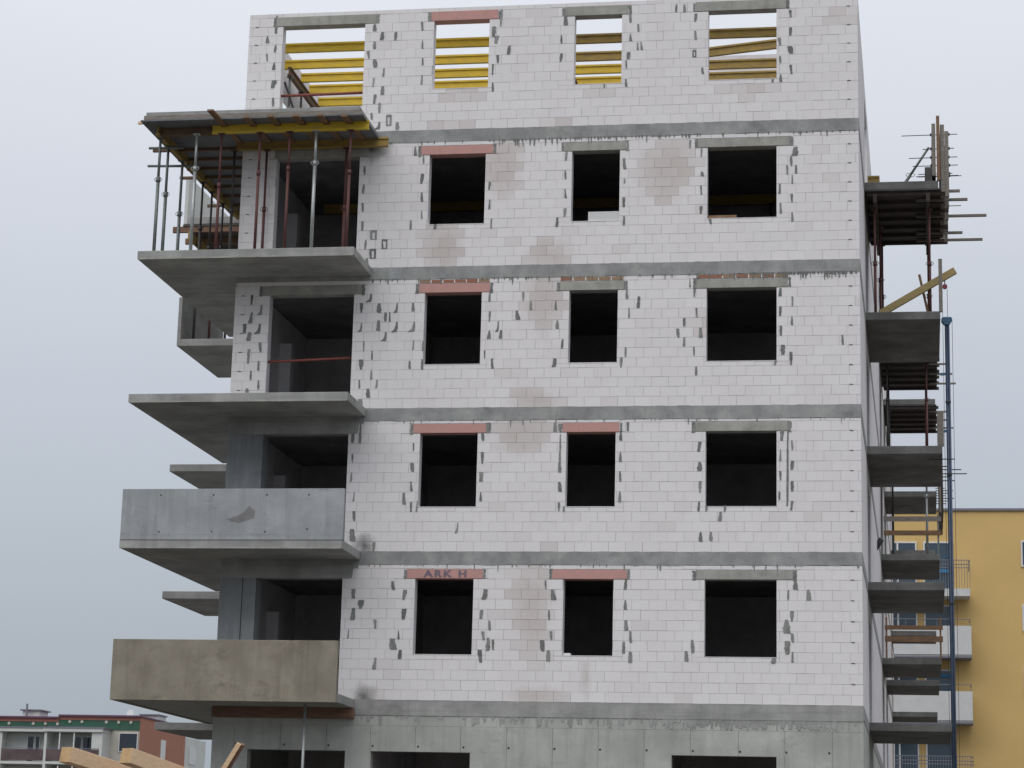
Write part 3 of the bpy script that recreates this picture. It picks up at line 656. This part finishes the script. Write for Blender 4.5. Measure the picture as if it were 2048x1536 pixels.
for i, (z, y, l, r) in enumerate(((12.88, 4.5, .65, .2), (12.59, 4.6, .2, .12), (12.52, 5.0, .5, .2), (12.17, 4.5, .42, .2), (12.11, 4.9, .3, .08), (11.9, 4.4, .35, .2), (12.4, 6.0, .3, .3), (12.0, 7.0, .2, .3))):
    t_ = MB().tube(R3(14.26 - l, y, z - .01), R3(14.62 + r, y, z), .009, n=6).build('tie_rod', 'steel_dark', f2)
    MB().tube(R3(14.225, y, z), R3(14.255, y, z), .035, n=8).build('wing_nut', 'steel_dark', t_); MB().tube(R3(14.622, y, z), R3(14.65, y, z), .035, n=8).build('wing_nut', 'steel_dark', t_)
for i, (y, xe, z) in enumerate(((4.45, 14.85, B[4] - .2), (4.9, 15.02, B[4] - .26), (6.15, 15.46, B[4] - .26), (7.5, 14.95, B[4] - .26), (8.1, 15.42, B[4] - .26))):
    MB().bar(R3(13.9, y, z), R3(xe, y, z), .06, .055).build('ledger', 'wood_grey', f2)
for (a, b_, lb) in ((R3(13.45, 5.5, B[4] + .005), R3(14.20, 5.5, 12.92), 'upper'), (R3(13.75, 5.6, B[4] + .005), R3(14.1, 5.6, 12.07), 'lower')):
    e = empty('raking_prop', a, f'{lb} slanting steel prop bracing the upright shuttering panels at right', 'prop', 'raking props at the right shuttering')
    a, b_ = Vector(a), Vector(b_); c = a.lerp(b_, .45)
    MB().tube(a, c, .034).build('outer_tube', 'steel_grey', e, smooth=True); MB().tube(c, b_, .027).build('inner_tube', 'steel_grey', e, smooth=True)
    h = MB(); pr = None
    for i in range(9):
        q = c + Vector((.1 * math.cos(i * math.pi / 4), 0, .05 * math.sin(i * math.pi / 4)))
        if pr is not None: h.tube(pr, q, .006, n=5)
        pr = q
    h.build('pin_handle', 'steel_grey', e)
for i in range(2):
    hbeam(R3(12.86, 4.42 + .2 * i, B[4] + .002), R3(13.12, 4.42 + .2 * i, B[4] + .002), 'beam_ochre', ('front', 'rear')[i] + ' of two short ochre beams lying on the highest right balcony', 'beams on the right balcony', ht=.17)
GR = 'red props on the near right balcony'
for i, (x, y, lb) in enumerate(((12.94, 4.7, 'leftmost, by the wall'), (13.03, 6.1, 'second from the wall'), (13.05, 7.6, 'third from the wall, at the back'), (14.12, 4.8, 'front right one'), (14.1, 7.6, 'rear right one'))):
    q = R3(x + .06, y, 0); prop(q[0], q[1], B[3] + .001, B[4] - .502, 'r', 'dark red prop under the highest right balcony, ' + lb, GR, coll=.5)
# timber jib, pulley and hoist
tag(MB().bar(R3(13.1, 4.75, B[3] + .075), R3(14.72, 4.75, 9.84), .1, .15).build('timber_jib', 'timber_yellow', None, .004), 'slanting timber beam carrying the hoist pulley at right', 'beam')
tag(bx('timber_post', 'wood_grey', None, 14.36, 14.44, 4.34, 4.42, B[3] + .001, 10.0, fn=rw), 'upright grey timber post beside the slanting hoist beam', 'post')
MBp = MB().bar(R3(13.95, 4.9, 9.8), R3(14.15, 4.9, B[3] + .002), .07, .05); tag(MBp.build('timber_strut', 'wood_brown', None), 'short brown timber strut under the slanting hoist beam', 'strut')
HX, HY = 14.62, 5.2
ho = empty('material_hoist', (HX, HY, GZ), 'tall blue ladder hoist mast with cables beside the right balconies', 'hoist')
for dx, dy, w_ in ((-.012, .0, .036), (.034, -.02, .022)):
    MB().tube((HX + dx, HY + dy, GZ), (HX + dx, HY + dy, 8.72), w_).build('mast_rail', 'mast_blue', ho, smooth=True)
rg = MB()
for i in range(44): rg.bar((HX - .03, HY, GZ + .15 + i * .31), (HX + .03, HY, GZ + .15 + i * .31), .02, .02)
rg.build('rung_row', 'mast_blue', ho)
hd = MB(); hd.poly([(HX - .12, 8.86), (HX - .09, 8.90), (HX + .10, 8.90), (HX + .12, 8.84), (HX + .05, 8.72), (HX - .05, 8.72), (HX - .12, 8.80)], HY - .06, HY + .06); hd.build('mast_head', 'steel_blue', ho, .01)
for dx, z1 in ((-.085, 9.55), (.02, 9.55), (.115, 8.85)): MB().tube((HX + dx, HY, GZ + .5), (HX + dx, HY, z1), .005, n=5).build('cable', 'steel_dark', ho)
pl = MB().tube((HX - .03, HY - .03, 9.6), (HX - .03, HY + .03, 9.6), .055, n=14).build('pulley', 'pulley_red', ho); MB().tube((HX - .03, HY, 9.64), (HX - .03, HY, 9.76), .012, n=6).build('pulley_hook', 'steel_dark', pl)
for z in (7.62, 6.35, 3.6): MB().bar((14.46, HY, z), (HX - .05, HY, z + .01), .05, .05).build('wall_bracket', 'steel_blue', ho)
for i, z in enumerate((7.0, 5.4, 2.6)): MB().bar((HX - .06, HY - .03, z), (HX + .06, HY - .03, z), .05, .04).build('clamp', 'steel_dark', ho)
# reinforcement bars poking out of the near balconies and ledgers of the rear bays
rods = empty('starter_bars', (0, 0, 0), 'thin dark steel bars sticking out right of the second right balcony', 'steel bars')
for i, (dz, y, l) in enumerate(((-.18, 4.9, .26), (-.1, 6.2, .2), (-.1, 6.6, .42), (-.12, 7.0, .55), (-.1, 7.5, .12), (-.1, 8.0, .3))):
    MB().tube(R3(14.1, y, B[2] + dz), R3(14.39 + l, y, B[2] + dz), .012, n=6).build('steel_bar', 'steel_dark', rods)
for nm, yb, levels in (('second', 20.3, (4,)), ('third', 27.0, (4,))):
    f = empty('bay_shuttering', (0, 0, 0), f'dark joisted shuttering under the highest balcony of the {nm} right bay', 'formwork')
    for k in levels:
        bx('deck', 'ply_dark', f, XR + .05, 14.44, yb, yb + 4.1, B[k] - .215, B[k] - .178, fn=rw)
        for i in range(6): bx('joist', 'wood_dark', f, XR + .06, 14.5, yb + .05 + i * .78, yb + .13 + i * .78, B[k] - .30, B[k] - .217, fn=rw)
        for i in range(3): MB().bar(R3(14.2, yb + .4 + i * 1.3, B[k] - .33), R3(14.75 + .12 * i, yb + .4 + i * 1.3, B[k] - .33), .05, .05).build('ledger', 'wood_grey', f)
for i, (x, y, kd, k) in enumerate(((13.0, 20.9, 'd', 3), (13.02, 22.6, 'd', 3), (14.12, 20.9, 'r', 3), (14.10, 23.5, 'r', 3), (14.08, 20.6, 's', 2), (13.1, 23.0, 'g', 2))):
    q = R3(x, y, 0); prop(q[0], y, B[k] + .001, (B[k + 1] - .302) if k == 3 else B[k + 1] - .177, kd,
         ('dark prop near the wall', 'rear dark prop near the wall', 'dark red prop near the outer edge', 'rear dark red prop near the outer edge', 'silver prop near the outer edge', 'grey prop near the wall')[i] + (' in the second right bay, upper level' if k == 3 else ' behind guard boards of the second right bay'), 'props in the second right bay', ring=(i % 2 == 0))
for (za, zb, k, lb) in ((6.80, 6.94, 2, 'upper grey guard board'), (6.40, 6.54, 2, 'lower brown guard board'), (3.40, 3.56, 1, 'brown guard board'), (3.74, 3.86, 1, 'top pinkish guard board')):
    tag(bx('guard_board', 'wood_grey' if 'grey' in lb else 'wood_brown', None, XR + .08, 14.47, 20.33, 20.36, za, zb, fn=rw), lb + (' across the second right bay, upper level' if k == 2 else ' across the second right bay, lower level'), 'board', 'guard boards on the right flank')
for x, k in ((XR + .1, 2), (14.36, 2), (XR + .1, 1), (14.38, 1)):
    tag(bx('guard_post', 'steel_grey' if k == 2 else 'wood_brown', None, x, x + .05, 20.365, 20.41, B[k] + .001, B[k] + 1.15, fn=rw), f'{"grey" if k == 2 else "brown"} guard post at the {"wall" if x < 13.5 else "outer"} end of the {"upper" if k == 2 else "lower"} guard boards', 'post', 'guard posts on the right flank')
tag(bx('timber_post', 'wood_grey', None, 14.28, 14.42, 4.36, 4.42, B[2] + .001, B[2] + .75, fn=rw), 'short grey timber board upright on the second right balcony', 'post')
sf = empty('edge_shuttering', (0, 0, 0), 'grey upright edge shuttering with tie rods on the second right bay', 'formwork')
bx('panel', 'wood_grey', sf, 14.43, 14.48, 20.4, 24.2, B[2] + 1.2, B[3] - .01, fn=rw)
for i in range(7):
    y = 20.5 + i * .55
    bx('batten', 'wood_dark', sf, 14.485, 14.54, y, y + .08, B[2] + 1.1 + .1 * (i % 2), B[3] - .02, fn=rw)
    MB().tube(R3(14.35, y + .2, B[2] + 1.5 + .17 * i), R3(14.62 + .12 * (i % 3), y + .2, B[2] + 1.5 + .17 * i), .012, n=6).build('tie_rod', 'steel_dark', sf)
hbeam((.8, 3.9, 11.2), (12.3, 3.9, 11.2), 'beam_ochre', 'ochre beam dimly seen inside the storey below the top floor', 'beams inside the upper storey')
for i, (x, lb) in enumerate(((7.62, 'dark prop inside the room behind the narrow window under the top storey'), (10.85, 'dark prop inside the room behind the wide window under the top storey'), (4.5, 'dark prop inside the room behind the pink-lintel window under the top storey'))):
    prop(x, 3.9, B[3] + .001, 11.199, 'd', lb, 'props inside the upper storey', ring=False)
MBt = MB().tube((12.95, 15, 5.16), (13.16, 14.9, 5.47), .075, n=12); tag(MBt.build('black_pipe', 'tie_black', None, smooth=True), 'short black pipe poking out of the right flank wall', 'pipe')

# ------------------------------------------------------------------ timber frame in the left foreground
tf = empty('timber_shelter', (4, -18, GZ), 'fresh sawn timber rafters on a red rail at lower left', 'shelter')
def rafter(a, b, s):
    o = MB().bar(a, b, s, s); q = o.build('rafter', 'wood_fresh', tf, .004); d_ = (Vector(a) - Vector(b)).normalized()
    MB().bar(Vector(a), Vector(a) + d_ * .003, s * .97, s * .97).build('end_grain', 'wood_end', q)
rafter((3.66, -18.1, -2.12), (5.1, -15.3, -2.66), .18)
rafter((4.40, -18.1, -2.12), (5.55, -15.9, -2.62), .18)
MB().bar((3.4, -17.55, -2.37), (6.6, -17.55, -2.37), .1, .09).build('rail', 'red_paint', tf)
for x in (3.5, 6.5): MB().box(x - .07, x + .07, -17.62, -17.48, GZ, -2.42).build('post', 'wood_fresh', tf)
MB().bar((5.742, -17.9, -1.953), (4.45, -17.4, -3.9), .05, .075, upv=(0, 1, 0)).build('brace', 'wood_red', tf)
MB().bar((5.72, -17.96, -1.95), (4.43, -17.46, -3.9), .055, .02, upv=(0, 1, 0)).build('brace_edge', 'wood_fresh', tf)

# ------------------------------------------------------------------ background right: ochre block
yb = empty('ochre_building', (20, 62, GZ), 'ochre yellow apartment block with white balconies behind the site at right', 'building')
bx('wall', 'ochre_render', yb, 4, 46, 62, 74, GZ, 13.95); bx('roof_edge', 'grey_trim', yb, 3.9, 46.1, 61.9, 74.1, 13.952, 14.06)
def win(par, x0, x1, z0, z1, y, frame='white_frame', pane='glass_blue', mull=1):
    w_ = MB(); t = .07
    for r in cut((x0, x1, z0, z1), [(x0 + t, x1 - t, z0 + t, z1 - t)]): w_.box(r[0], r[1], y - .05, y + .05, r[2], r[3])
    for i in range(1, mull): xm = x0 + (x1 - x0) * i / mull; w_.box(xm - .04, xm + .04, y - .045, y + .05, z0 + t + .001, z1 - t - .001)
    f = w_.build('window', frame, par); bx('pane', pane, f, x0 + t, x1 - t, y - .01, y + .02, z0 + t, z1 - t); return f
for k, zb in enumerate((10.15, 7.2, 4.25, 1.3, -1.65)):
    win(yb, 13.0, 14.75, zb + .1, zb + 2.35, 61.97, mull=2); win(yb, 15.05, 16.4, zb + .1, zb + 2.35, 61.97, mull=1)
    win(yb, 19.48, 21.2, zb + .95 + .25, zb + 2.4, 61.97, mull=2)
    s = bx('balcony', 'white_panel', yb, 12.9, 17.1, 60.6, 61.94, zb - .35 if k == 0 else zb - .12, zb, bevel=.01)
    if k in (1, 2):
        bx('balcony_panel', 'white_panel', s, 12.9, 17.12, 60.55, 60.6, zb - .05, zb + 1.25); bx('balcony_panel', 'white_panel', s, 17.07, 17.12, 60.601, 61.93, zb - .05, zb + 1.25)
        bx('floor_edge', 'grey_trim', s, 12.88, 17.14, 60.54, 61.9, zb - .2, zb - .121)
    rl = MB(); top = zb + (1.25 if k in (1, 2) else 0)
    for zz in ((zb + 1.55,) if k in (1, 2) else (zb + .95, zb + 1.1, zb + 1.3)): rl.tube((12.9, 60.58, zz), (17.08, 60.58, zz), .018, n=6); rl.tube((17.08, 60.58, zz), (17.08, 61.9, zz), .018, n=6)
    for xx in ([17.08, 15.6, 14.2] if k in (1, 2) else [12.9 + .12 * i for i in range(36)]): rl.tube((xx, 60.58, top), (xx, 60.58, zb + (1.55 if k in (1, 2) else 1.3)), .012, n=5)
    rl.build('railing', 'grey_trim', s)
    if k in (0, 2): bx('blind', 'awning_blue', yb, 15.2, 16.35, 61.85, 61.9, zb + (.9 if k == 0 else 2.0), zb + (1.05 if k == 0 else 2.12))

# ------------------------------------------------------------------ background left: panel block with green frieze
lb = empty('panel_block', (-55, 140, GZ), 'low panel apartment block with green frieze and terracotta gable at lower left', 'building')
XC = -48.18
bx('wall', 'cream_render', lb, -86, XC - .02, 140, 151, GZ, 8.35)
bx('gable_wall', 'terracotta', lb, XC - .019, XC, 139.86, 152.6, GZ, 9.355)
bx('rear_wing', 'white_render', lb, XC - 9, XC - .35, 152.62, 160, GZ, 8.6)
win(lb, XC - .34 + .0, XC - .30, 0, .1, 152.5)
for (x0, x1, zt) in ((-86, -55.33, 9.32), (-55.32, XC + .02, 9.5)):
    bx('frieze', 'green_render', lb, x0, min(x1, XC - .03), 139.9, 151, 8.3 if x0 > -60 else 8.2, zt - .42)
    bx('eaves', 'eaves_pink', lb, x0, min(x1, XC - .03), 139.85, 151.5, zt - .419, zt - .14); bx('roof', 'roof_trim', lb, x0, x1 + .05, 139.6, 152.8, zt - .139, zt)
for i in range(16):
    x = -49.0 - i * 1.07
    if i in (3, 9): continue
    zc = 8.93 if x > -55.4 else 8.72
    MB().tube((x, 139.8, zc), (x, 139.9, zc), .13, n=10).build('vent_cover', 'cream_render', lb)
for i, (z, n) in enumerate(((5.52, 1), (2.7, 1), (-.1, 1), (-2.9, 1))):
    # two loggias and windows per storey
    for (x0, x1, d) in ((-59.9, -55.95, .3), (-55.75, -50.9, .9)):
        lo = bx('loggia_slab', 'white_render', lb, x0 - .1, x1 + .1, 139.9 - d - .9, 139.99, z - .22, z)
        bx('side_wall', 'white_render', lo, x0 - .1, x0 + .12, 139.0 - d, 139.99, z + .001, z + 2.6); bx('side_wall', 'white_render', lo, x1 - .12 - (.7 if d > .5 else 0), x1 + .1, 139.0 - d, 139.99, z + .001, z + 2.6)
        bx('rear_wall', 'white_render', lo, x0 + .121, x1 - .121, 139.93, 139.985, z + .001, z + 2.4)
        bx('parapet', 'balcony_brown', lo, x0 + .13, x1 - .13, 138.98 - d, 139.02 - d, z + .1, z + 1.0); bx('rail', 'grey_trim', lo, x0 + .13, x1 - .13, 138.97 - d, 139.03 - d, z + 1.06, z + 1.11)
        win(lo, x0 + 1.9, x0 + 2.55, z + .02, z + 2.2, 139.88, pane='glass_dark'); win(lo, x0 + 2.6, min(x0 + 3.6, x1 - .9), z + .9, z + 2.2, 139.88, pane='glass_dark')
        if d > .5:
            for xx in (x0 + 1.2, x0 + 2.45): bx('post', 'white_frame', lo, xx, xx + .1, 138.95 - d, 139.05 - d, z + .99, z + 2.45)
        if i == 0: bx('canopy', 'white_render', lo, x0 - .15, x1 + .15, 138.8 - d, 139.89, z + 2.45, z + 2.72); bx('canopy_edge', 'grey_trim', lo, x0 - .1, x1 + .3, 138.75 - d, 139.88, z + 2.721, z + 2.85)
    win(lb, -50.0, -48.35, z + .95, z + 2.55, 139.95, pane='glass_dark'); win(lb, -62.6, -60.25, z + .9, z + 2.4, 139.95, pane='glass_dark', mull=2); win(lb, -66, -64, z + .9, z + 2.4, 139.95, pane='glass_dark', mull=2)
    bx('gable_window', 'white_frame', lb, XC - .01, XC + .05, 145.6, 146.9, z + .7, z + 2.35); bx('gable_window', 'white_frame', lb, XC - .34, XC - .30, 155.0, 157, z + .8, z + 2.3)
ch = bx('chimney', 'white_render', lb, -59.4, -57.9, 142, 144, 9.33, 9.95); bx('chimney_cap', 'grey_trim', ch, -59.6, -57.7, 141.8, 144.2, 9.951, 10.05); bx('chimney_pipe', 'grey_trim', ch, -58.95, -58.8, 141.5, 141.6, 9.4, 10.5)
ch = bx('chimney', 'white_render', lb, -49.9, -48.3, 145, 147, 9.5, 9.9); bx('chimney_cap', 'grey_trim', ch, -50.0, -48.2, 144.8, 147.2, 9.901, 10.0)
dish = MB().tube((-50.1, 143.0, 9.85), (-50.15, 142.85, 9.88), .05, .36, n=14); dish.build('satellite_dish', 'white_frame', lb)
